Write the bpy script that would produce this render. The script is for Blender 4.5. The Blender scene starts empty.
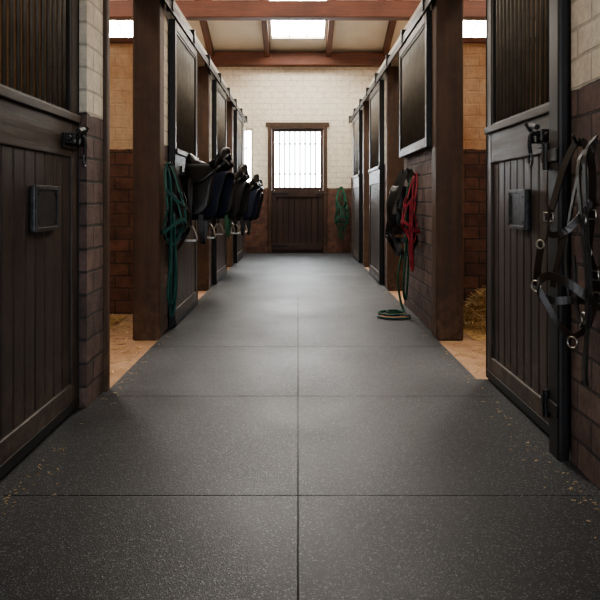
import bpy, bmesh, math, random
from mathutils import Vector, Matrix
random.seed(7)
SC = bpy.context.scene
COL = SC.collection

# ------------------------------------------------------------------ materials
def new_mat(name):
    m = bpy.data.materials.new(name); m.use_nodes = True
    nt = m.node_tree; b = nt.nodes['Principled BSDF']
    return m, nt, b
def N(nt, t, **k):
    n = nt.nodes.new(t)
    for a, v in k.items(): setattr(n, a, v)
    return n
def ramp(nt, fac, stops):
    r = N(nt, 'ShaderNodeValToRGB')
    cr = r.color_ramp
    while len(cr.elements) > 1: cr.elements.remove(cr.elements[-1])
    cr.elements[0].position = stops[0][0]; cr.elements[0].color = (*stops[0][1], 1)
    for p, c in stops[1:]:
        e = cr.elements.new(p); e.color = (*c, 1)
    nt.links.new(fac, r.inputs[0])
    return r.outputs[0]
def mix(nt, fac, a, b, mode='MIX'):
    m = N(nt, 'ShaderNodeMix'); m.data_type = 'RGBA'; m.blend_type = mode
    for i, v in ((0, fac), (6, a), (7, b)):
        if isinstance(v, (int, float)): m.inputs[i].default_value = v
        elif isinstance(v, tuple): m.inputs[i].default_value = (*v, 1)
        else: nt.links.new(v, m.inputs[i])
    return m.outputs[2]
def noise(nt, vec, scale, detail=4, rough=.55):
    n = N(nt, 'ShaderNodeTexNoise'); n.inputs['Scale'].default_value = scale
    n.inputs['Detail'].default_value = detail; n.inputs['Roughness'].default_value = rough
    if vec is not None: nt.links.new(vec, n.inputs['Vector'])
    return n.outputs['Fac']
def mapping(nt, vec, scale):
    m = N(nt, 'ShaderNodeMapping'); m.inputs['Scale'].default_value = scale
    nt.links.new(vec, m.inputs['Vector']); return m.outputs[0]
def bump(nt, b, h, s, d=.01):
    n = N(nt, 'ShaderNodeBump'); n.inputs['Strength'].default_value = s; n.inputs['Distance'].default_value = d
    nt.links.new(h, n.inputs['Height']); nt.links.new(n.outputs[0], b.inputs['Normal'])
def pos(nt): return N(nt, 'ShaderNodeNewGeometry').outputs['Position']

def wood(name, c1, c2, axis='z', rough=.55, dust=None):
    m, nt, b = new_mat(name); p = pos(nt)
    s = {'x': (1.2, 22, 22), 'y': (22, 1.2, 22), 'z': (22, 22, 1.2)}[axis]
    n1 = noise(nt, mapping(nt, p, s), 1.6, 6, .6)
    col = ramp(nt, n1, [(.3, c1), (.7, c2)])
    g = N(nt, 'ShaderNodeNewGeometry')
    rv = ramp(nt, g.outputs['Random Per Island'], [(0, (.72,)*3), (1, (1.2,)*3)])
    col = mix(nt, 1.0, col, rv, 'MULTIPLY')
    n2 = noise(nt, p, 2.2, 5)
    f = ramp(nt, n2, [(.35, (.72,)*3), (.65, (1.1,)*3)])
    col = mix(nt, 1.0, col, f, 'MULTIPLY')
    if dust:
        sp = N(nt, 'ShaderNodeSeparateXYZ'); nt.links.new(p, sp.inputs[0])
        zf = ramp(nt, sp.outputs['Z'], [(0.0, (.7,)*3), (.4, (.10,)*3)])
        nf = ramp(nt, noise(nt, p, 14, 6, .7), [(.45, (0,)*3), (.7, (1,)*3)])
        ff = mix(nt, 1.0, zf, nf, 'MULTIPLY')
        col = mix(nt, ff, col, dust)
    nt.links.new(col, b.inputs['Base Color'])
    r = ramp(nt, n1, [(.3, (rough-.08,)*3), (.7, (rough+.12,)*3)])
    nt.links.new(r, b.inputs['Roughness'])
    bump(nt, b, n1, .45, .005)
    return m

def brick(name, axis, zsplit, bricks, mortar, cream, bw=.25, rh=.11, stain=(.45,.25,.12), stain_amt=.5, mvis=.72):
    m, nt, b = new_mat(name); p = pos(nt)
    sp = N(nt, 'ShaderNodeSeparateXYZ'); nt.links.new(p, sp.inputs[0])
    cb = N(nt, 'ShaderNodeCombineXYZ')
    nt.links.new(sp.outputs['Y' if axis == 'y' else 'X'], cb.inputs[0]); nt.links.new(sp.outputs['Z'], cb.inputs[1])
    nz = N(nt, 'ShaderNodeTexNoise'); nz.inputs['Scale'].default_value = 5; nt.links.new(p, nz.inputs['Vector'])
    vs = N(nt, 'ShaderNodeVectorMath', operation='SCALE'); nt.links.new(nz.outputs['Color'], vs.inputs[0]); vs.inputs['Scale'].default_value = .018
    va = N(nt, 'ShaderNodeVectorMath', operation='ADD'); nt.links.new(cb.outputs[0], va.inputs[0]); nt.links.new(vs.outputs[0], va.inputs[1])
    br = N(nt, 'ShaderNodeTexBrick')
    nt.links.new(va.outputs[0], br.inputs['Vector'])
    br.inputs['Scale'].default_value = 1; br.inputs['Brick Width'].default_value = bw
    br.inputs['Row Height'].default_value = rh; br.inputs['Mortar Size'].default_value = .008
    br.inputs['Mortar Smooth'].default_value = .3
    br.inputs['Color1'].default_value = (*bricks[0], 1); br.inputs['Color2'].default_value = (*bricks[1], 1)
    br.inputs['Mortar'].default_value = (*mortar, 1)
    n = noise(nt, p, 9, 6, .65)
    v = ramp(nt, n, [(.3, (.5,)*3), (.7, (1.35,)*3)])
    lo = mix(nt, 1.0, br.outputs['Color'], v, 'MULTIPLY')
    n2 = noise(nt, p, 1.6, 6, .65)
    st = ramp(nt, n2, [(.42, (0,)*3), (.75, (stain_amt,)*3)])
    up = mix(nt, st, cream, stain)
    gr = ramp(nt, noise(nt, p, 18, 6, .75), [(.3, (.78,)*3), (.6, (1.05,)*3)])
    up = mix(nt, 1.0, up, gr, 'MULTIPLY')
    mf = ramp(nt, br.outputs['Fac'], [(0, (1,)*3), (1, (mvis,)*3)])
    up = mix(nt, 1.0, up, mf, 'MULTIPLY')
    ad = N(nt, 'ShaderNodeMath', operation='MULTIPLY_ADD')
    nt.links.new(noise(nt, p, 6, 3), ad.inputs[0]); ad.inputs[1].default_value = .03; nt.links.new(sp.outputs['Z'], ad.inputs[2])
    gt = N(nt, 'ShaderNodeMath', operation='GREATER_THAN'); nt.links.new(ad.outputs[0], gt.inputs[0]); gt.inputs[1].default_value = zsplit + .015
    col = mix(nt, gt.outputs[0], lo, up)
    nt.links.new(col, b.inputs['Base Color'])
    b.inputs['Roughness'].default_value = .78
    hm = N(nt, 'ShaderNodeMath', operation='MULTIPLY_ADD'); nt.links.new(br.outputs['Fac'], hm.inputs[0]); hm.inputs[1].default_value = -1
    nt.links.new(noise(nt, p, 30, 5, .7), hm.inputs[2])
    bump(nt, b, hm.outputs[0], .7, .01)
    return m

def simple(name, col, rough=.5, metal=0, var=.25, nscale=20, bmp=.15, sheen=0):
    m, nt, b = new_mat(name); p = pos(nt)
    n = noise(nt, p, nscale, 5, .6)
    c = ramp(nt, n, [(.3, tuple(x*(1-var) for x in col)), (.7, tuple(min(1, x*(1+var)) for x in col))])
    nt.links.new(c, b.inputs['Base Color'])
    b.inputs['Roughness'].default_value = rough; b.inputs['Metallic'].default_value = metal
    if sheen: b.inputs['Sheen Weight'].default_value = sheen
    bump(nt, b, n, bmp, .003)
    return m

def emis(name, col, s, var=None):
    m, nt, b = new_mat(name)
    b.inputs['Base Color'].default_value = (*col, 1); b.inputs['Roughness'].default_value = .4
    b.inputs['Emission Color'].default_value = (*col, 1); b.inputs['Emission Strength'].default_value = s
    return m

M = {}
M['door'] = wood('door_wood', (.025,.018,.0155), (.062,.046,.038), 'z', .46, dust=(.2,.15,.11))
M['door_h'] = wood('door_wood_rail', (.028,.0195,.016), (.066,.047,.038), 'y', .46, dust=(.2,.15,.11))
M['post'] = wood('post_wood', (.042,.022,.013), (.090,.048,.027), 'z', .6, dust=(.2,.13,.08))
M['beam_x'] = wood('beam_wood_x', (.085,.027,.014), (.16,.054,.028), 'x', .6)
M['beam_y'] = wood('beam_wood_y', (.085,.027,.014), (.16,.057,.030), 'y', .6)
M['fdoor'] = wood('far_door_wood', (.030,.014,.009), (.065,.032,.020), 'z', .5)
cream = (.66,.61,.51)
M['w_side'] = brick('aisle_wall_brick', 'y', 1.42, ((.155,.103,.09), (.09,.062,.057)), (.048,.041,.039), cream, stain=(.42,.32,.23), stain_amt=.5)
M['w_far'] = brick('far_wall_brick', 'x', 1.23, ((.18,.082,.052), (.105,.048,.035)), (.12,.085,.065), (.72,.66,.55), stain=(.54,.44,.31), stain_amt=.4, mvis=.82)
M['w_part'] = brick('partition_brick', 'x', 1.45, ((.155,.070,.046), (.095,.046,.033)), (.055,.036,.028), (.60,.44,.29), stain=(.42,.17,.06), stain_amt=.9, mvis=.93)
M['w_outer'] = brick('outer_wall_brick', 'y', 1.45, ((.15,.07,.04), (.10,.05,.03)), (.08,.05,.04), (.62,.50,.35), stain=(.4,.2,.1))
M['ceil'] = simple('ceiling_boards', (.68,.62,.52), .8, var=.06, nscale=3)
M['plate'] = simple('painted_plate', (.46,.43,.37), .7, var=.2, nscale=8)
M['iron'] = simple('black_iron', (.011,.011,.012), .46, .2, .3, 30)
M['steel'] = simple('worn_steel', (.055,.056,.06), .40, .6, .5, 40)
M['bright'] = simple('nickel', (.5,.48,.44), .28, 1, .15, 40)
M['bars'] = simple('grille_bars', (.11,.095,.073), .5, .1, .25, 10)
M['wbars'] = simple('window_bars', (.03,.028,.025), .6, 0, .25, 10)
M['mesh'] = simple('grille_backing', (.11,.102,.078), .8, 0, .25, 6)
M['leather'] = simple('black_leather', (.010,.0095,.0092), .36, 0, .4, 30, .3)
M['leather2'] = simple('brown_black_leather', (.019,.0135,.011), .38, 0, .4, 30, .3)
M['navy'] = simple('navy_fabric', (.009,.014,.034), .9, 0, .2, 60, .4, 0)
M['greyfab'] = simple('charcoal_fabric', (.012,.0125,.016), .9, 0, .2, 60, .4, 0)
M['teal'] = simple('teal_webbing', (.007,.068,.060), .75, 0, .25, 80, .4)
M['green'] = simple('green_rope', (.018,.085,.05), .8, 0, .3, 80, .4)
M['red'] = simple('red_rope', (.26,.022,.036), .75, 0, .3, 80, .4)
M['orange'] = simple('orange_webbing', (.38,.13,.035), .75, 0, .3, 80, .4)
M['under'] = simple('dark_underlay', (.004,.004,.004), .95)
M['sky'] = emis('skylight_glow_pane', (1, .94, .85), 42)  # emissive pane: brightness of the sky beyond is put into the glass
M['win'] = emis('window_daylight_glow', (.88, .95, 1), 26)  # pane itself glows, standing in for daylight outside the far wall

def straw_mat():
    m, nt, b = new_mat('straw')
    g = N(nt, 'ShaderNodeNewGeometry')
    c = ramp(nt, g.outputs['Random Per Island'], [(0, (.30,.19,.08)), (.5, (.50,.34,.15)), (1, (.66,.50,.27))])
    nt.links.new(c, b.inputs['Base Color']); b.inputs['Roughness'].default_value = .7
    return m
M['straw'] = straw_mat()
M['strawbed'] = simple('straw_bed', (.36,.22,.085), .95, 0, .5, 45, 1)
def rubber():
    m, nt, b = new_mat('rubber_matting'); p = pos(nt)
    vo = N(nt, 'ShaderNodeTexVoronoi'); vo.inputs['Scale'].default_value = 270
    nt.links.new(p, vo.inputs['Vector'])
    sc = N(nt, 'ShaderNodeSeparateColor'); nt.links.new(vo.outputs['Color'], sc.inputs[0])
    sp = ramp(nt, sc.outputs[0], [(0, (.0075,.008,.009)), (.55, (.015,.016,.0185)), (.80, (.032,.034,.039)), (.92, (.075,.08,.089)), (1, (.19,.20,.215))])
    n2 = noise(nt, p, 1.3, 6, .65)
    d = ramp(nt, n2, [(.35, (.8,)*3), (.7, (1.25,)*3)])
    c = mix(nt, 1.0, sp, d, 'MULTIPLY')
    n3 = noise(nt, p, 4.5, 8, .75)
    dd = ramp(nt, n3, [(.55, (0,)*3), (.8, (.12,)*3)])
    c = mix(nt, dd, c, (.08,.08,.08))
    nt.links.new(c, b.inputs['Base Color'])
    r = ramp(nt, n2, [(.3, (.42,)*3), (.7, (.56,)*3)])
    nt.links.new(r, b.inputs['Roughness'])
    b.inputs['Specular IOR Level'].default_value = .5
    bump(nt, b, vo.outputs['Distance'], .4, .002)
    return m
M['rubber'] = rubber()
def earth():
    m, nt, b = new_mat('packed_floor'); p = pos(nt)
    n = noise(nt, p, 7, 8, .7)
    c = ramp(nt, n, [(.3, (.23,.13,.072)), (.6, (.35,.215,.125)), (.8, (.43,.28,.16))])
    nt.links.new(c, b.inputs['Base Color']); b.inputs['Roughness'].default_value = .9
    bump(nt, b, noise(nt, p, 40, 6, .7), .5, .01)
    return m
M['earth'] = earth()

# ------------------------------------------------------------------ mesh helpers
def box(bm, x0, x1, y0, y1, z0, z1):
    if x0 > x1: x0, x1 = x1, x0
    if y0 > y1: y0, y1 = y1, y0
    v = [bm.verts.new((x, y, z)) for x in (x0, x1) for y in (y0, y1) for z in (z0, z1)]
    for f in ((0,1,3,2), (4,6,7,5), (0,4,5,1), (2,3,7,6), (0,2,6,4), (1,5,7,3)):
        bm.faces.new([v[i] for i in f])
def catmull(P, n, closed):
    P = [Vector(p) for p in P]; out = []
    L = len(P)
    rng = L if closed else L-1
    for i in range(rng):
        if closed: a, b, c, d = P[(i-1)%L], P[i], P[(i+1)%L], P[(i+2)%L]
        else:
            b, c = P[i], P[i+1]; a = P[i-1] if i > 0 else b*2-c; d = P[i+2] if i+2 < L else c*2-b
        for k in range(n):
            t = k/n
            out.append(.5*((2*b)+(c-a)*t+(2*a-5*b+4*c-d)*t*t+(3*b-a-3*c+d)*t**3))
    if not closed: out.append(P[-1].copy())
    return out
def sweep(bm, pts, cs, up=None, closed=False, n=5):
    Q = catmull(pts, n, closed) if n > 1 else [Vector(p) for p in pts]
    L = len(Q); rings = []; w = Vector(up) if up is not None else None
    for i, p in enumerate(Q):
        if closed: t = Q[(i+1)%L]-Q[i-1]
        else: t = Q[min(i+1, L-1)]-Q[max(i-1, 0)]
        if t.length < 1e-9: t = Vector((0,0,1))
        t.normalize()
        if w is None:
            w = t.orthogonal().normalized()
        ww = (Vector(up) if up is not None else w)
        ww = ww - t*ww.dot(t)
        if ww.length < 1e-4: ww = t.orthogonal()
        ww.normalize(); w = ww
        nn = t.cross(ww)
        rings.append([bm.verts.new(p+ww*u+nn*v) for u, v in cs])
    m = len(cs)
    for i in range(L if closed else L-1):
        a, b = rings[i], rings[(i+1)%L]
        for j in range(m):
            bm.faces.new((a[j], a[(j+1)%m], b[(j+1)%m], b[j]))
    if not closed:
        bm.faces.new(rings[0][::-1]); bm.faces.new(rings[-1])
def circ(r, k=8): return [(r*math.cos(2*math.pi*i/k), r*math.sin(2*math.pi*i/k)) for i in range(k)]
def tube(bm, pts, r, closed=False, n=5, k=8): sweep(bm, pts, circ(r, k), None, closed, n)
def strap(bm, pts, w, t, up, closed=False, n=6):
    sweep(bm, pts, [(-w/2, -t/2), (w/2, -t/2), (w/2, t/2), (-w/2, t/2)], up, closed, n)
def rod(bm, a, b, r, k=8): sweep(bm, [a, b], circ(r, k), None, False, 1)
def ringt(bm, c, e1, e2, r1, r2, rt):
    c, e1, e2 = Vector(c), Vector(e1).normalized(), Vector(e2).normalized()
    tube(bm, [c+e1*r1*math.cos(a)+e2*r2*math.sin(a) for a in [i*math.pi/5 for i in range(10)]], rt, True, 2, 6)
def grid(bm, R):
    V = [[bm.verts.new(p) for p in row] for row in R]
    for i in range(len(V)-1):
        for j in range(len(V[0])-1):
            bm.faces.new((V[i][j], V[i+1][j], V[i+1][j+1], V[i][j+1]))

class Obj:
    def __init__(s, name, loc=(0,0,0)):
        s.e = bpy.data.objects.new(name, None); s.e.location = loc; s.e.empty_display_size = .1
        COL.objects.link(s.e); s.loc = Vector(loc)
    def add(s, name, bm, mat, bevel=0, smooth=False, solid=0, sub=0):
        o = mesh(name, bm, mat, bevel, smooth, solid, sub)
        o.parent = s.e; o.matrix_parent_inverse = Matrix.Translation(-s.loc)
        return o
def mesh(name, bm, mat, bevel=0, smooth=False, solid=0, sub=0):
    bmesh.ops.recalc_face_normals(bm, faces=bm.faces)
    me = bpy.data.meshes.new(name); bm.to_mesh(me); bm.free()
    me.materials.append(mat)
    if smooth:
        for p in me.polygons: p.use_smooth = True
    o = bpy.data.objects.new(name, me); COL.objects.link(o)
    if solid:
        m = o.modifiers.new('s', 'SOLIDIFY'); m.thickness = solid; m.offset = 0
    if bevel:
        m = o.modifiers.new('b', 'BEVEL'); m.width = bevel; m.segments = 2; m.limit_method = 'ANGLE'
    if sub:
        m = o.modifiers.new('u', 'SUBSURF'); m.levels = sub; m.render_levels = sub
    return o
def B(): return bmesh.new()

# ------------------------------------------------------------------ shell
YF = 13.46; YB = -2.2; XO = 4.4
W0 = 1.02; WT = .2
bm = B(); box(bm, -XO-.2, XO+.2, YB, YF+.2, -.22, -.02); mesh('floor', bm, M['earth'])

o = Obj('rubber_matting', (0, 5, 0)); bm = B()
ys = [2.37+1.2*k for k in range(-4, 10)]
for i in range(len(ys)-1):
    y0, y1 = ys[i], min(ys[i+1], YF-.01)
    if y0 < YB: continue
    g0 = .0026 if y0 < 5 else .0004; g1 = .0026 if y1 < 5 else .0004
    gx = .0019 if y0 < 6 else .0006
    box(bm, -.998, -gx, y0+g0, y1-g1, -.018, 0)
    box(bm, gx, .998, y0+g0, y1-g1, -.018, 0)
o.add('mats', bm, M['rubber'])
bm = B(); box(bm, -.997, .997, YB+.01, YF-.012, -.0195, -.010); o.add('underlay', bm, M['under'])
for side, segs in ((-1, [(YB, 3.66), (5.24, 6.73), (8.02, 9.5), (10.8, YF)]), (1, [(YB, 3.93), (5.24, 6.73), (8.02, 9.5), (10.8, YF)])):
    bm = B()
    for a, b in segs: box(bm, side*.9985, side*(1.019 if a > 4 else 1.11), a+.002, b-.012, -.02, -.002)
    mesh('trim_floor_edge_%s' % ('left' if side < 0 else 'right'), bm, M['rubber'])

TOP = 2.5
def wall_side(side, name, segs):
    bm = B()
    for (y0, y1, xin) in segs:
        box(bm, side*xin, side*(W0+WT), y0, y1, -.02, TOP)
    return mesh(name, bm, M['w_side'])
wall_side(-1, 'wall_left', [(YB, 2.17, W0), (3.38, 3.66, W0), (5.24, 6.73, W0), (8.02, 9.5, W0), (10.80, YF, W0)])
wall_side(1, 'wall_right', [(YB, 2.68, 1.045), (5.24, 6.73, W0), (8.02, 9.5, W0), (10.80, YF, W0)])
for side, nm in ((-1, 'trim_1'), (1, 'trim_2')):
    bm = B(); box(bm, side*1.0, side*1.24, YB, YF, TOP, 2.62); mesh(nm, bm, M['plate'], .006)

def post(x0, x1, y0, y1, z1=TOP, z0=-.02, name='timber_post', mat='post'):
    o = Obj(name, ((x0+x1)/2, (y0+y1)/2, z0)); bm = B(); box(bm, x0, x1, y0, y1, z0, z1)
    o.add('shaft', bm, M[mat], .012)
    return o
for side in (-1, 1):
    for y in (5.07, 7.85, 10.63):
        post(side*1.0, side*1.2, y, y+.168)
post(-1.0, -1.24, 3.662, 3.73, name='door_jamb')
post(-1.0, -1.24, 2.172, 2.218, name='door_jamb')

bm = B()
for side in (-1, 1):
    for y in (.69, 3.47, 6.25, 9.03, 11.81):
        box(bm, side*(W0+WT), side*XO, y, y+.12, -.02, 2.4)
mesh('wall_partitions', bm, M['w_part'])
bm = B()
for side in (-1, 1):
    for y in (.69, 3.47, 6.25, 9.03, 11.81):
        box(bm, side*(W0+WT), side*XO, y-.02, y+.14, 2.4, 2.45)
mesh('trim_partition_caps', bm, M['beam_x'], .005)

RY = 6.0; SL = .312; ZE = 3.80
def zr(y): return ZE + SL*(YF-y) if y >= RY else ZE + SL*(YF-RY) - SL*(RY-y)
for side, nm in ((-1, 'wall_outer_left'), (1, 'wall_outer_right')):
    bm = B(); pr = [(YB, -.02), (YF, -.02), (YF, zr(YF)), (RY, zr(RY)), (YB, zr(YB))]
    a = [bm.verts.new((side*XO, y, z)) for y, z in pr]; b = [bm.verts.new((side*(XO+.2), y, z)) for y, z in pr]
    bm.faces.new(a); bm.faces.new(b)
    for i in range(5): bm.faces.new((a[i], a[(i+1)%5], b[(i+1)%5], b[i]))
    mesh(nm, bm, M['w_outer'])
bm = B()
for (ya, yb) in ((YF+.2, RY), (RY, YB-.2)):
    za, zb = (ZE-SL*.2 if ya > YF else zr(ya)), zr(yb)
    v = [(-XO-.2, ya, za), (XO+.2, ya, za), (XO+.2, yb, zb), (-XO-.2, yb, zb)]
    lo = [bm.verts.new(p) for p in v]; hi = [bm.verts.new((p[0], p[1], p[2]+.12)) for p in v]
    bm.faces.new(lo); bm.faces.new(hi)
    for i in range(4): bm.faces.new((lo[i], lo[(i+1)%4], hi[(i+1)%4], hi[i]))
mesh('ceiling', bm, M['ceil'])

o = Obj('roof_rafters', (0, 9, 4)); bm = B()
for x in (-3.85, -2.75, -1.65, -.58, .58, 1.65, 2.75, 3.85):
    for (ya, yb) in ((YF-.21, RY), (RY, YB)):
        za, zb = zr(ya), zr(yb)
        v = []
        for (y, z) in ((ya, za), (yb, zb)):
            v += [bm.verts.new((x-.05, y, z)), bm.verts.new((x+.05, y, z)), bm.verts.new((x+.05, y, z-.16)), bm.verts.new((x-.05, y, z-.16))]
        for f in ((0,1,2,3), (7,6,5,4), (0,4,5,1), (1,5,6,2), (2,6,7,3), (3,7,4,0)): bm.faces.new([v[i] for i in f])
o.add('rafters', bm, M['beam_y'], .004)
for y in (9.8, 5.2, .6):
    o = Obj('roof_tie_beam', (0, y, 3.56)); bm = B(); box(bm, -XO, XO, y, y+.2, 3.56, 3.80); o.add('beam', bm, M['beam_x'], .012)
    bm = B()
    for x in (-1.28, 1.18):
        box(bm, x-.06, x+.06, y+.03, y+.17, 3.80, zr(y)-.02 if y > RY else zr(y)-.05)
    o.add('queen_struts', bm, M['beam_y'], .008)
bm = B(); box(bm, -XO, XO, YF-.22, YF-.002, 3.56, 3.80); mesh('trim_far_beam', bm, M['beam_x'], .01)

wn = 1
def skylight(x0, x1, ya, yb):
    global wn
    o = Obj('window_%d' % wn, ((x0+x1)/2, (ya+yb)/2, zr((ya+yb)/2))); wn += 1
    def P(x, y, d): return (x, y, zr(y)-d)
    bm = B(); bm.faces.new([bm.verts.new(P(*c, .03)) for c in ((x0, ya), (x1, ya), (x1, yb), (x0, yb))])
    o.add('pane', bm, M['sky'])
    bm = B()
    def bar(xa, xb, y0, y1, d0, d1):
        v = [bm.verts.new(P(x, y, d)) for x in (xa, xb) for y in (y0, y1) for d in (d0, d1)]
        for f in ((0,1,3,2), (4,6,7,5), (0,4,5,1), (2,3,7,6), (0,2,6,4), (1,5,7,3)): bm.faces.new([v[i] for i in f])
    t = .05
    bar(x0-t, x0, ya-t, yb+t, 0, .08); bar(x1, x1+t, ya-t, yb+t, 0, .08)
    bar(x0, x1, ya-t, ya, 0, .08); bar(x0, x1, yb, yb+t, 0, .08)
    for q in (1, 2):
        xm = x0+(x1-x0)*q/3; bar(xm-.012, xm+.012, ya, yb, .02, .05)
    o.add('frame', bm, M['plate'], .004)
skylight(-.47, .47, 11.5, 12.75)
for (a, b) in ((-3.74, -2.86), (2.86, 3.74)): skylight(a, b, 11.9, 13.05)
for (a, b) in ((-.47, .47), (-3.74, -2.86), (2.86, 3.74)):  # out-of-view glowing skylights, added to light the stalls and aisle
    skylight(a, b, 7.2, 8.6)
for (a, b) in ((-3.74, -2.86), (2.86, 3.74)):  # more unseen skylights on the near slope, added as fill light
    skylight(a, b, 3.6, 5.0)

dx0, dx1, dz1 = -.577, .557, 2.44
wx0, wx1, wz0, wz1 = -1.42, -.86, 1.25, 2.38
bm = B(); y0, y1 = YF, YF+.2
box(bm, -XO-.2, wx0, y0, y1, -.02, 3.9); box(bm, wx0, wx1, y0, y1, -.02, wz0); box(bm, wx0, wx1, y0, y1, wz1, 3.9)
box(bm, wx1, dx0, y0, y1, -.02, 3.9); box(bm, dx0, dx1, y0, y1, dz1, 3.9); box(bm, dx1, XO+.2, y0, y1, -.02, 3.9)
mesh('wall_far', bm, M['w_far'])
bm = B(); y0, y1 = YB-.2, YB
box(bm, -XO-.2, -1.5, y0, y1, -.02, 4.2); box(bm, 1.5, XO+.2, y0, y1, -.02, 4.2); box(bm, -1.5, 1.5, y0, y1, 2.9, 4.2)
mesh('wall_near', bm, M['w_far'])

o = Obj('window_%d' % wn, ((wx0+wx1)/2, YF, 1.8)); wn += 1
bm = B(); box(bm, wx0+.002, wx1-.002, YF+.10, YF+.12, wz0+.002, wz1-.002); o.add('pane', bm, M['win'])
bm = B(); t = .045
box(bm, wx0+.001, wx0+t, YF+.02, YF+.09, wz0+.001, wz1-.001); box(bm, wx1-t, wx1-.001, YF+.02, YF+.09, wz0+.001, wz1-.001)
box(bm, wx0+t, wx1-t, YF+.02, YF+.09, wz1-t, wz1-.001); box(bm, wx0+t, wx1-t, YF+.02, YF+.09, wz0+.001, wz0+t)
for z in (1.62, 2.0): box(bm, wx0+t, wx1-t, YF+.04, YF+.07, z-.012, z+.012)
for q in (.25, .5, .75):
    x = wx0+(wx1-wx0)*q; box(bm, x-.014, x+.014, YF+.04, YF+.07, wz0+t, wz1-t)
o.add('frame', bm, M['plate'], .003)

o = Obj('door_1', (0, YF, 0)); bm = B(); t = .07
box(bm, dx0+.001, dx0+t, YF-.03, YF+.12, -.02, dz1-.001); box(bm, dx1-t, dx1-.001, YF-.03, YF+.12, -.02, dz1-.001)
box(bm, dx0-.04, dx1+.04, YF-.035, YF-.001, dz1-.03, dz1+.05)
box(bm, dx0+t, dx1-t, YF-.03, YF+.12, dz1-t, dz1-.001)
o.add('frame', bm, M['post'], .006)
lx0, lx1 = dx0+t+.003, dx1-t-.003
bm = B(); nb = 9; wv = (lx1-lx0)/nb
for i in range(nb): box(bm, lx0+i*wv+.003, lx0+(i+1)*wv-.003, YF+.02, YF+.05, .0, 1.17)
box(bm, dx0+t, dx1-t, YF+.051, YF+.06, -.018, 1.19)
o.add('planks', bm, M['fdoor'], .004)
bm = B()
box(bm, lx0, lx1, YF-.005, YF+.02, .04, .16); box(bm, lx0, lx1, YF-.005, YF+.02, 1.06, 1.19)
box(bm, lx0, lx0+.09, YF-.004, YF+.02, .16, 1.06); box(bm, lx1-.09, lx1, YF-.004, YF+.02, .16, 1.06)
o.add('ledges', bm, M['fdoor'], .005)
bm = B(); s = .055; z0, z1 = 1.19, dz1-t-.003
box(bm, lx0, lx0+s, YF, YF+.05, z0, z1); box(bm, lx1-s, lx1, YF, YF+.05, z0, z1)
box(bm, lx0+s, lx1-s, YF, YF+.05, z0, z0+s); box(bm, lx0+s, lx1-s, YF, YF+.05, z1-s, z1)
o.add('upper_sash', bm, M['fdoor'], .004)
bm = B()
for i in range(1, 9):
    x = lx0+s+(lx1-lx0-2*s)*i/9; box(bm, x-.017, x+.017, YF+.012, YF+.038, z0+s-.01, z1-s+.01)
for zz in (1.50, 2.08): box(bm, lx0+s, lx1-s, YF+.015, YF+.035, zz-.012, zz+.012)
o.add('upper_bars', bm, M['wbars'])
bm = B(); box(bm, lx0+.005, lx1-.005, YF+.07, YF+.09, z0, z1); o.add('pane', bm, M['win'])
bm = B(); rod(bm, (lx1-.15, YF-.03, 1.12), (lx1+.05, YF-.03, 1.12), .01); box(bm, lx0, lx0+.3, YF-.012, YF-.004, .10, .14); box(bm, lx0, lx0+.3, YF-.012, YF-.004, 1.10, 1.14)
o.add('bolt_and_hinges', bm, M['iron'])

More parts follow.
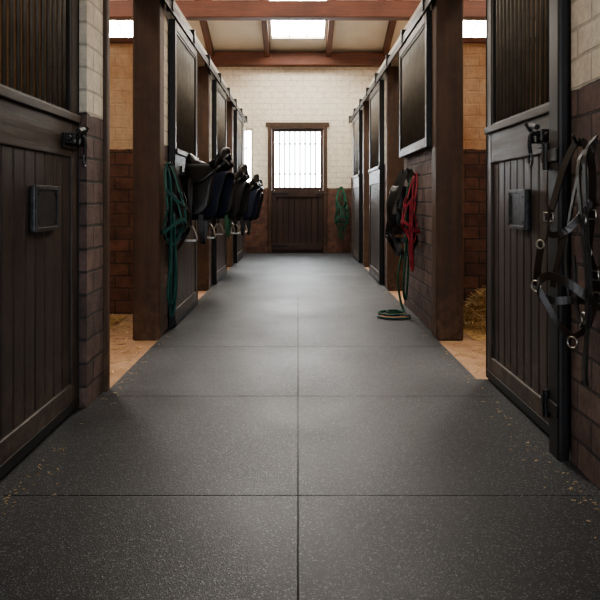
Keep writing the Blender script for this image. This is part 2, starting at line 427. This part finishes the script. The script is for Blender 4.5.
# ------------------------------------------------------------------ stall doors
def stall_door(side, xf, y0, y1, z0=.005, ztop=2.42, zm=1.40, plate=None, latch=None, backing=False, lower=True, name='stall_door', gsp=.042, gr=.008):
    """leaf whose aisle face is at |x|=xf, thickness away from aisle"""
    o = Obj(name, (side*xf, (y0+y1)/2, z0)); s = side
    st = .085; th = .045
    bm = B(); bh = B()
    zb = z0 if lower else zm
    box(bm, s*xf, s*(xf+th), y0, y0+st, zb, ztop); box(bm, s*xf, s*(xf+th), y1-st, y1, zb, ztop)
    if lower:
        box(bh, s*xf, s*(xf+th), y0+st, y1-st, zm-.2, zm)
        box(bh, s*xf, s*(xf+th), y0+st, y1-st, z0, z0+.13)
        box(bh, s*(xf-.018), s*(xf-.001), y0+.01, y1-.01, zm-.035, zm+.005)
    else: box(bh, s*xf, s*(xf+th), y0+st, y1-st, zm, zm+.06)
    box(bh, s*xf, s*(xf+th), y0+st, y1-st, ztop-.07, ztop)
    o.add('stiles', bm, M['door'], .006); o.add('rails', bh, M['door_h'], .006)
    if lower:
        bm = B(); nb = max(6, round((y1-y0-2*st)/.105)); w = (y1-y0-2*st)/nb
        for i in range(nb):
            a = y0+st+i*w
            box(bm, s*(xf+.012), s*(xf+.035), a+.002, a+w-.002, z0+.12, zm-.19)
        o.add('boards', bm, M['door'], .008)
    zl = zm if lower else zm+.06
    bm = B(); sp = gsp; nb = int((y1-y0-2*st)/sp); sp = (y1-y0-2*st)/nb
    for i in range(1, nb):
        y = y0+st+i*sp; rod(bm, (s*(xf+.02), y, zl-.01), (s*(xf+.02), y, ztop-.06), gr, 8)
    o.add('grille_bars', bm, M['bars'], smooth=True)
    bm = B(); 
    for (a, b, c, d) in ((y0+st, y0+st+.018, zl, ztop-.07), (y1-st-.018, y1-st, zl, ztop-.07), (y0+st, y1-st, zl, zl+.018), (y0+st, y1-st, ztop-.088, ztop-.07)):
        box(bm, s*(xf+.006), s*(xf+.034), a, b, c, d)
    box(bm, s*(xf-.004), s*(xf+th+.002), y0-.006, y0-.0005, zb, ztop); box(bm, s*(xf-.004), s*(xf+th+.002), y1+.0005, y1+.006, zb, ztop)
    if lower:
        box(bm, s*(xf-.006), s*(xf-.0005), y0+.01, y1-.01, z0+.005, z0+.05)
    o.add('steel_frame', bm, M['iron'], .002)
    if backing:
        bm = B(); box(bm, s*(xf+.036), s*(xf+.043), y0+st, y1-st, zl, ztop-.07); o.add('mesh_backing', bm, M['mesh'])
    if plate:
        a, b, c, d = plate
        bm = B(); box(bm, s*(xf-.012), s*(xf+.012), a, b, c, d)
        o.add('name_plate', bm, M['steel'], .006)
        bm = B(); f = .018
        for q in ((a, a+f, c, d), (b-f, b, c, d), (a+f, b-f, c, c+f), (a+f, b-f, d-f, d)):
            box(bm, s*(xf-.018), s*(xf-.011), *q)
        for yy in (a+.035, b-.035):
            for zz in (c+.035, d-.035): rod(bm, (s*(xf-.017), yy, zz), (s*(xf-.010), yy, zz), .006, 8)
        o.add('name_plate_rim', bm, M['steel'], .003)
    if latch:
        yl, zz, dr = latch
        bm = B()
        box(bm, s*(xf-.010), s*(xf-.0005), yl-.09, yl+.09, zz-.035, zz+.035)
        rod(bm, (s*(xf-.032), yl-.11, zz+.01), (s*(xf-.032), yl+.13, zz+.01), .012, 10)
        for q in (-.07, 0, .07):
            box(bm, s*(xf-.05), s*(xf-.009), yl+q-.012, yl+q+.012, zz-.014, zz+.034)
        tube(bm, [(s*(xf-.034), yl-.03, zz+.01), (s*(xf-.075), yl-.03, zz+.02), (s*(xf-.085), yl-.03, zz-.02), (s*(xf-.08), yl-.03, zz-.065)], .009)
        tube(bm, [(s*(xf-.034), yl+.05, zz+.015), (s*(xf-.06), yl+.05, zz+.05), (s*(xf-.07), yl+.06, zz+.07)], .009)
        rod(bm, (s*(xf-.06), yl-.055, zz+.045), (s*(xf-.06), yl+.03, zz+.06), .012)
        o.add('bolt_latch', bm, M['iron'], .003)
        bm = B(); ringt(bm, (s*(xf-.08), yl-.03, zz-.09), (0, 1, 0), (0, 0, 1), .02, .026, .005); o.add('latch_ring', bm, M['steel'], smooth=True)
    return o
stall_door(-1, 1.06, 2.225, 3.375, plate=(2.79, 3.06, .87, 1.06), latch=(3.24, 1.27, 1), ztop=2.49, gsp=.062, gr=.010)
stall_door(1, 1.06, 2.82, 3.93, plate=(3.22, 3.48, .86, 1.05), latch=(2.98, 1.26, -1), ztop=2.49, gsp=.062, gr=.010)
stall_door(-1, .965, 5.49, 6.72, backing=True, latch=(6.5, 1.27, 1))
stall_door(-1, .965, 8.27, 9.48, backing=True)
stall_door(-1, .965, 11.05, 12.25, backing=True)
stall_door(1, .965, 5.245, 6.70, backing=True, lower=False, name='stall_grille')
stall_door(1, .965, 8.27, 9.48, backing=True)
stall_door(1, .965, 11.05, 12.25, backing=True)

o = post(1.0, 1.044, 2.685, 2.80, z1=2.499, name='steel_door_post', mat='iron')
bm = B()
for z in (.16, 1.15, 2.1):
    box(bm, .992, 1.0, 2.69, 2.86, z, z+.05); rod(bm, (.995, 2.81, z-.03), (.995, 2.81, z+.08), .014)
o.add('hinges', bm, M['iron'], .002)

for side in (-1, 1):
    o = Obj('sliding_door_track', (side*.97, 9, 2.46)); bm = B()
    box(bm, side*.955, side*.995, 4.95, 13.2, 2.47, 2.50); box(bm, side*.955, side*.962, 4.95, 13.2, 2.43, 2.47)
    y = 5.3
    while y < 13:
        box(bm, side*.945, side*.999, y, y+.05, 2.44, 2.56); y += 1.1
    for (a, b) in ((5.49, 6.72), (8.27, 9.48), (11.05, 12.25)):
        for yy in (a+.15, b-.15):
            rod(bm, (side*.975, yy, 2.45), (side*.99, yy, 2.45), .035, 14)
            box(bm, side*.966, side*.974, yy-.02, yy+.02, 2.40, 2.46)
    o.add('rail', bm, M['iron'], .002)

# ------------------------------------------------------------------ tack
def interp(x, xs, ys):
    for i in range(len(xs)-1):
        if x <= xs[i+1]:
            t = (x-xs[i])/(xs[i+1]-xs[i]); t = t*t*(3-2*t); return ys[i]+(ys[i+1]-ys[i])*t
    return ys[-1]
def saddle(yc, zc, xw=-1.02, padm='navy', leath='leather', s=1.0, sgn=1, rot=0, a00=.0, girth='leather'):
    cr, sr = math.cos(rot), math.sin(rot)
    def P(a, b, c):
        a = a+a00
        return Vector((xw+sgn*(a*cr-b*sr)*s, yc+(b*cr+a*sr)*s, zc+c*s))
    r = Obj('saddle_rack', (xw, yc, zc)); bm = B()
    box(bm, xw, xw+sgn*.012, yc-.05, yc+.05, zc-.26, zc+.0)
    for b in (-.055, .055): rod(bm, P(.005-a00, b*.6, -.085), P(.42, b, -.085), .010)
    rod(bm, P(.42, -.055, -.085), P(.42, .055, -.085), .010); rod(bm, P(.01-a00, 0, -.24), P(.38, 0, -.09), .009)
    r.add('arm', bm, M['iron'])
    o = Obj('saddle', P(.25, 0, 0)); a0 = .04
    bm = B(); R = []
    for i in range(19):
        u = i/18; a = a0+.42*u
        w = interp(u, [0,.1,.3,.55,.82,.95,1], [.035,.07,.085,.13,.175,.14,.07])
        h = interp(u, [0,.08,.28,.5,.75,.93,1], [.07,.125,.055,.02,.06,.165,.155])
        th = interp(u, [0,.1,.5,.85,1], [.04,.07,.05,.075,.05])
        rt, rb = [], []
        for j in range(13):
            v = -1+j/6
            dish = .018*interp(u, [0,.3,.6,.9,1], [0,.2,1,1,0])*(1-(1-abs(v))**2)
            c = h+dish-.095*abs(v)**2.6*(1 if u < .5 else .75)
            rt.append(P(a-.02*abs(v)**2*(u > .8), w*v, c)); rb.append(P(a, w*v*.9, c-th))
        R.append(rt+rb[::-1])
    V = [[bm.verts.new(p) for p in row] for row in R]; m = len(V[0])
    for i in range(18):
        for j in range(m): bm.faces.new((V[i][j], V[i+1][j], V[i+1][(j+1)%m], V[i][(j+1)%m]))
    bm.faces.new(V[0]); bm.faces.new(V[-1][::-1])
    o.add('seat', bm, M[leath], smooth=True, sub=1)
    for sd, nm in ((-1, 'flap_near'), (1, 'flap_far')):
        bm = B(); rows = []
        for i in range(16):
            t = i/15; c = -.03-.42*t
            la = interp(t, [0,.2,.45,.7,.9,1], [.12,.04,.0,.03,.09,.15]); ra = interp(t, [0,.2,.5,.75,.92,1], [.38,.36,.345,.33,.28,.21])
            b = .09+.115*math.sqrt(t)-.02*t
            rows.append([P(la+(ra-la)*k/8, sd*(b+.022*math.sin(math.pi*k/8)), c) for k in range(9)])
        grid(bm, rows); o.add(nm, bm, M[leath], smooth=True, solid=.012)
        bm = B(); rows = []
        for i in range(9):
            t = i/8; c = .01-.17*t
            la = .09+.05*t*t; ra = .42-.17*t**1.5
            rows.append([P(la+(ra-la)*k/6, sd*(.095+.10*math.sqrt(t)+.010*math.sin(math.pi*k/6)), c) for k in range(7)])
        grid(bm, rows); o.add(nm+'_skirt', bm, M[leath], smooth=True, solid=.011)
        bm = B(); tube(bm, [P(.045, sd*.19, -.20), P(.03, sd*.20, -.26), P(.05, sd*.205, -.33)], .018*s, n=4); o.add(nm+'_knee_roll', bm, M[leath], smooth=True)
        bb = sd*.235
        bm = B(); strap(bm, [P(.16, sd*.21, -.12), P(.165, sd*.225, -.20), P(.17, bb, -.34), P(.175, bb, -.53)], .028, .006, (1,0,0))
        strap(bm, [P(.175, sd*.215, -.14), P(.18, sd*.235, -.22), P(.18, bb+.012*sd, -.38), P(.175, bb+.008*sd, -.53)], .028, .006, (1,0,0))
        o.add(nm+'_stirrup_leather', bm, M['leather2'])
        bm = B()
        tube(bm, [P(.175, bb, -.525), P(.205, bb, -.55), P(.228, bb, -.60), P(.233, bb, -.65), P(.175, bb, -.657), P(.117, bb, -.65), P(.122, bb, -.60), P(.145, bb, -.55)], .0075, True, 4)
        q = P(.175, bb, -.65); box(bm, q.x-.045, q.x+.045, q.y-.018, q.y+.018, q.z-.010, q.z+.004)
        o.add(nm+'_stirrup_iron', bm, M['bright'], smooth=False)
        bm = B(); tube(bm, [P(.07, sd*.05, -.02), P(.2, sd*.06, -.045), P(.34, sd*.08, -.03), P(.45, sd*.075, .035)], .045*s, n=5, k=10)
        o.add(nm+'_panel', bm, M[leath], smooth=True)
    half = [(.155,-.47), (.155,-.34), (.146,-.2), (.125,-.1), (.095,-.07), (.05,-.06), (0,-.055)]
    prof = [(-b, c) for b, c in half] + [(b, c) for b, c in half[::-1][1:]]
    prof = [(p.x, p.z) for p in catmull([(b, 0, c) for b, c in prof], 3, False)]
    bm = B(); rows = []
    for b, c in prof:
        t = min(1, abs(c)/.47)
        la = interp(t, [0,.5,.88,1], [.05,-.0,.0,.06]); ra = interp(t, [0,.3,.6,.88,1], [.46,.44,.40,.385,.33])
        rows.append([P(la+(ra-la)*k/14, b+.007*math.sin(k*1.1+c*9), c+.003*math.sin(k*2.)) for k in range(15)])
    grid(bm, rows); o.add('saddle_pad', bm, M[padm], smooth=True, solid=.014)
    bm = B()
    tube(bm, [rows[i][14] for i in range(0, len(rows), 2)], .008, n=2, k=6); tube(bm, rows[0], .008, n=2, k=6)
    o.add('pad_binding', bm, M['leather'], smooth=True)
    bm = B(); strap(bm, [P(.25, -.18, -.38), P(.26, -.20, -.55), P(.27, -.175, -.68), P(.28, -.15, -.55), P(.28, -.14, -.40)], .038, .010, (1,0,0))
    o.add('girth', bm, M[girth])
    return o
saddle(5.80, 1.28, xw=-.964, s=.92, rot=-.22)
saddle(7.96, 1.25, xw=-1.0, padm='greyfab', s=.96, rot=-.18, girth='green')
saddle(9.76, 1.20, xw=-1.02, padm='navy', rot=-.15, a00=.03)
saddle(10.80, 1.16, xw=-1.0, padm='greyfab', rot=-.1)

def halter(name, top, e1, e3, mat, s=1.0, metal='bright', rope=None, ropemat=None, wk=1.0):
    o = Obj(name, top); T = Vector(top); e1 = Vector(e1).normalized(); e3 = Vector(e3).normalized(); e2 = Vector((0,0,1))
    def P(a, c, d=0): return T+e1*a*s+e2*c*s+e3*d*s
    w = .024*s*wk; t = .005*s
    bm = B()
    strap(bm, [P(-.07,-.36,.06), P(-.075,-.22,.05), P(-.05,-.07,.02), P(0,.0,.01), P(.04,-.08,.03), P(.065,-.22,.06), P(.075,-.34,.10)], w, t, e1)
    strap(bm, [P(-.075,-.20,.05), P(-.03,-.29,.11), P(.03,-.30,.12), P(.068,-.22,.07)], w*.9, t, e2)
    strap(bm, [P(-.07,-.36,.06), P(-.085,-.43,.05), P(-.095,-.50,.05)], w, t, e1); strap(bm, [P(.075,-.34,.10), P(.09,-.42,.10), P(.10,-.48,.09)], w, t, e1)
    loop = []
    for i in range(12):
        a = 2*math.pi*i/12
        loop.append(P(.10*math.cos(a)+.0, -.50+.045*math.sin(a)-.02*math.cos(2*a), .06+.085*math.sin(a)))
    strap(bm, loop, w*1.1, t, e2, True, 4)
    strap(bm, [P(-.02,-.30,.11), P(-.01,-.40,.13), P(0,-.47,.14)], w*.8, t, e1)
    strap(bm, [P(-.095,-.50,.05), P(-.05,-.60,.04), P(.0,-.64,.04)], w*.8, t, e2); strap(bm, [P(.10,-.48,.09), P(.05,-.60,.05), P(.0,-.64,.04)], w*.8, t, e2)
    o.add('straps', bm, M[mat], smooth=False)
    bm = B()
    for p, r in ((P(-.095,-.50,.055), .018), (P(.10,-.48,.095), .018), (P(0,-.655,.045), .018), (P(-.07,-.36,.065), .014), (P(.075,-.34,.105), .014)):
        ringt(bm, p, e1, e2, r*s, r*s, .003*s)
    for p in (P(-.076,-.24,.057), P(.067,-.25,.075), P(-.085,-.43,.058)):
        q = [p+e1*a*s+e2*c*s for a, c in ((-.018,-.014), (.018,-.014), (.018,.014), (-.018,.014))]
        sweep(bm, q, circ(.003*s, 6), None, True, 1)
    o.add('rings_and_buckles', bm, M[metal], smooth=True)
    if rope:
        bm = B(); tube(bm, [Vector(p) for p in rope], .010, n=8, k=8); o.add('lead_rope', bm, M[ropemat], smooth=True)
    bm = B(); h = T+Vector((0,0,-.012)); 
    tube(bm, [h+e3*-.03, h+e3*.02, h+e3*.045+Vector((0,0,.03))], .006); o.add('hook', bm, M['iron'], smooth=True)
    return o
halter('leather_headcollar', (1.0, 2.47, 1.21), (-.55, .85, 0), (-.85, -.5, 0), 'leather2', 1.08, metal='bright')
o = Obj('leather_bridle_strap', (1.0, 2.40, 1.2)); bm = B()
strap(bm, [(1.03,2.42,1.22), (.985,2.40,1.15), (.975,2.37,.95), (.985,2.36,.7), (.97,2.37,.45), (.985,2.40,.37), (1.0,2.43,.45), (1.01,2.44,.75), (1.01,2.44,1.05), (1.03,2.42,1.21)], .028, .005, (0,1,0))
strap(bm, [(1.03,2.5,1.20), (.99,2.52,1.0), (.98,2.56,.8), (.99,2.55,.62)], .024, .005, (0,1,0))
strap(bm, [(1.03,2.45,1.21), (.97,2.42,1.12), (.95,2.34,.92), (.955,2.31,.72), (.97,2.36,.58), (.98,2.46,.62), (.985,2.50,.80)], .026, .005, (0,1,0))
o.add('straps', bm, M['leather'])
bm = B(); ringt(bm, (.968, 2.375, .93), (0,1,0), (0,0,1), .020, .024, .004); ringt(bm, (.968, 2.37, .6), (0,1,0), (0,0,1), .018, .018, .004); o.add('buckles', bm, M['bright'], smooth=True)

halter('horse_halter', (-.965, 5.17, 1.27), (.5, .85, 0), (.9, -.4, 0), 'teal', .95, rope=[(-.94,5.14,.66),(-.94,5.12,.5),(-.95,5.1,.3),(-.93,5.13,.24),(-.91,5.17,.35),(-.92,5.2,.7),(-.95,5.2,1.0),(-.965,5.19,1.22),(-.94,5.16,1.1),(-.93,5.13,.8),(-.93,5.12,.45),(-.94,5.14,.2),(-.92,5.16,.16),(-.90,5.18,.4),(-.92,5.18,.9)], ropemat='teal', metal='steel')
halter('horse_halter', (-.98, 5.35, 1.28), (.45, .9, 0), (.9, -.4, 0), 'leather', 1.05, metal='steel', wk=1.3)
halter('horse_halter', (.975, 5.75, 1.22), (-.3, .95, 0), (-.95, -.3, 0), 'red', .9, rope=[(.94,5.74,.64),(.94,5.72,.5),(.94,5.74,.42),(.93,5.78,.5),(.94,5.78,.9),(.96,5.76,1.19),(.94,5.73,1.0),(.93,5.71,.7),(.93,5.73,.5),(.92,5.76,.6),(.93,5.77,1.0)], ropemat='red', metal='steel')
halter('bridle', (.97, 6.10, 1.26), (-.75, .6, 0), (-.6, -.75, 0), 'leather', 1.15, metal='steel', wk=1.5)
halter('bridle', (.96, 6.35, 1.26), (-.85, .4, 0), (-.4, -.85, 0), 'leather', 1.2, metal='steel', wk=1.5, rope=[(.93,6.3,.5),(.89,6.25,.3),(.91,6.20,.10),(.93,6.12,.012),(.86,6.04,.010),(.76,6.05,.010),(.71,6.14,.010),(.77,6.24,.010),(.88,6.25,.010),(.93,6.17,.012),(.86,6.09,.018),(.78,6.12,.018),(.80,6.20,.020),(.87,6.18,.026)], ropemat='green')
o = Obj('lead_rope', (.9, 6.0, .6)); bm = B()
tube(bm, [(.99,5.98,1.2),(.93,5.97,1.05),(.92,5.96,.6),(.90,5.98,.25),(.93,6.02,.16),(.95,6.02,.5),(.94,5.99,1.0),(.97,5.98,1.19)], .010, n=8)
o.add('rope', bm, M['green'], smooth=True)
o = Obj('grooming_bag', (.9, 6.25, 1.0))
bm = B(); rows = []
for i in range(11):
    t = i/10; z = 1.12-.42*t; wv = .05+.075*math.sin(math.pi*min(1, t*.75+.12)); dp = .035+.03*math.sin(math.pi*min(1, t*.8+.1))
    rows.append([(.915-wv*(.95+.1*math.sin(3*a+5*t))*math.cos(a), 6.25+dp*math.sin(a), z+.012*math.sin(3*a)) for a in [2*math.pi*k/16 for k in range(17)]])
grid(bm, rows); bmesh.ops.remove_doubles(bm, verts=bm.verts, dist=1e-4); bmesh.ops.holes_fill(bm, edges=bm.edges)
o.add('bag', bm, M['leather'], smooth=True)
bm = B(); strap(bm, [(.99,6.25,1.08), (1.0,6.25,1.2), (.985,6.25,1.27), (.94,6.25,1.2), (.88,6.25,1.08)], .03, .006, (0,1,0)); o.add('handle', bm, M['leather'])
o = Obj('halter_on_floor', (.83, 5.98, 0)); bm = B(); up = (0,0,1)
strap(bm, [(.72,5.93,.012), (.80,5.88,.012), (.90,5.91,.014), (.95,5.98,.012), (.90,6.03,.014), (.80,6.03,.012), (.73,6.0,.014)], .010, .028, up, True)
o.add('webbing', bm, M['orange'])
bm = B(); strap(bm, [(.70,6.0,.022), (.78,5.95,.022), (.86,5.97,.024), (.95,5.93,.022)], .010, .026, up); strap(bm, [(.68,5.94,.012), (.74,5.86,.012), (.86,5.84,.012), (.94,5.88,.012)], .010, .024, up); o.add('webbing_green', bm, M['teal'])
halter('horse_halter', (.83, YF-.06, 1.24), (1,0,0), (0,-1,0), 'green', 1.25, metal='steel', wk=1.5, rope=[(.83,13.33,.42),(.80,13.33,.3),(.84,13.33,.25),(.90,13.33,.5),(.85,13.34,1.15),(.78,13.34,.8),(.77,13.33,.4),(.82,13.33,.3),(.87,13.33,.8)], ropemat='green')

# ------------------------------------------------------------------ straw
def strands(bm, n, fn, L=(.05,.14), w=.0025):
    for _ in range(n):
        p, tilt = fn()
        a = random.uniform(0, 2*math.pi); l = random.uniform(*L)/2
        d = Vector((math.cos(a), math.sin(a), random.uniform(-tilt, tilt))).normalized()*l
        up = Vector((0,0,1)); sd = d.cross(up).normalized()*w
        P = Vector(p)
        v = [bm.verts.new(P+q) for q in (d+sd, d-sd, -d-sd, -d+sd)]
        u = [bm.verts.new(x.co+Vector((0,0,w))) for x in v]
        bm.faces.new(v); bm.faces.new(u)
        for i in range(4): bm.faces.new((v[i], v[(i+1)%4], u[(i+1)%4], u[i]))
def pile(cx, cy, rx, ry, h, n):
    o = Obj('straw_pile', (cx, cy, 0)); bm = B(); rows = []
    def H(u, v):
        r = math.sqrt(u*u+v*v); return max(0, h*(1-r*r)*(1+.25*math.sin(5*u+3*v)))
    for i in range(21):
        u = -1+i/10; rows.append([(cx+rx*u, cy+ry*(-1+j/10), -.018+H(u, -1+j/10)+random.uniform(0, .012)) for j in range(21)])
    grid(bm, rows); o.add('mound', bm, M['strawbed'], smooth=True)
    def fn():
        while True:
            u, v = random.uniform(-1,1), random.uniform(-1,1)
            if u*u+v*v < 1: break
        return (cx+rx*u, cy+ry*v, H(u, v)+random.uniform(-.01,.03)), .5
    bm = B(); strands(bm, n, fn); o.add('stalks', bm, M['straw'])
pile(1.98, 5.62, .70, .54, .46, 3800)
pile(-2.1, 5.75, .6, .4, .10, 900)
o = Obj('straw_scatter', (0, 5, 0)); bm = B()
def edge():
    s = random.choice((-1, 1)); y = random.uniform(1.4, 8)
    return (s*(.985-abs(random.gauss(0, .05))), y, .002), .05
strands(bm, 300, edge, (.006,.022), .0014)
def crumbs():
    s = random.choice((-1, 1)); y = random.uniform(1.9, 2.9)
    return (s*(.985-abs(random.gauss(0, .06))), y, .002), .05
strands(bm, 60, crumbs, (.004,.014), .0016)
def stray(): return (random.uniform(-.95,.95), random.uniform(1.5,7), .002), .05
strands(bm, 20, stray, (.004,.012), .001)
def bay():
    s = random.choice((-1, 1)); return (s*random.uniform(1.05, 2.0), random.uniform(3.95, 6.1), -.014), .1
strands(bm, 900, bay, (.02,.09), .002)
o.add('stalks', bm, M['straw'])

# ------------------------------------------------------------------ world, camera
w = bpy.data.worlds.new('World'); SC.world = w; w.use_nodes = True
bg = w.node_tree.nodes['Background']; bg.inputs[0].default_value = (.88,.93,1,1); bg.inputs[1].default_value = 5.5

cd = bpy.data.cameras.new('Camera'); cam = bpy.data.objects.new('Camera', cd); COL.objects.link(cam)
cam.location = (0, 0, 1); cam.rotation_euler = (math.radians(90), 0, 0)
cd.sensor_width = 36; cd.lens = 42; cd.shift_y = -100/600; cd.shift_x = 2/600
SC.camera = cam
try:
    SC.view_settings.view_transform = 'AgX'; SC.view_settings.look = 'AgX - Medium High Contrast'
except Exception as e: print(e)
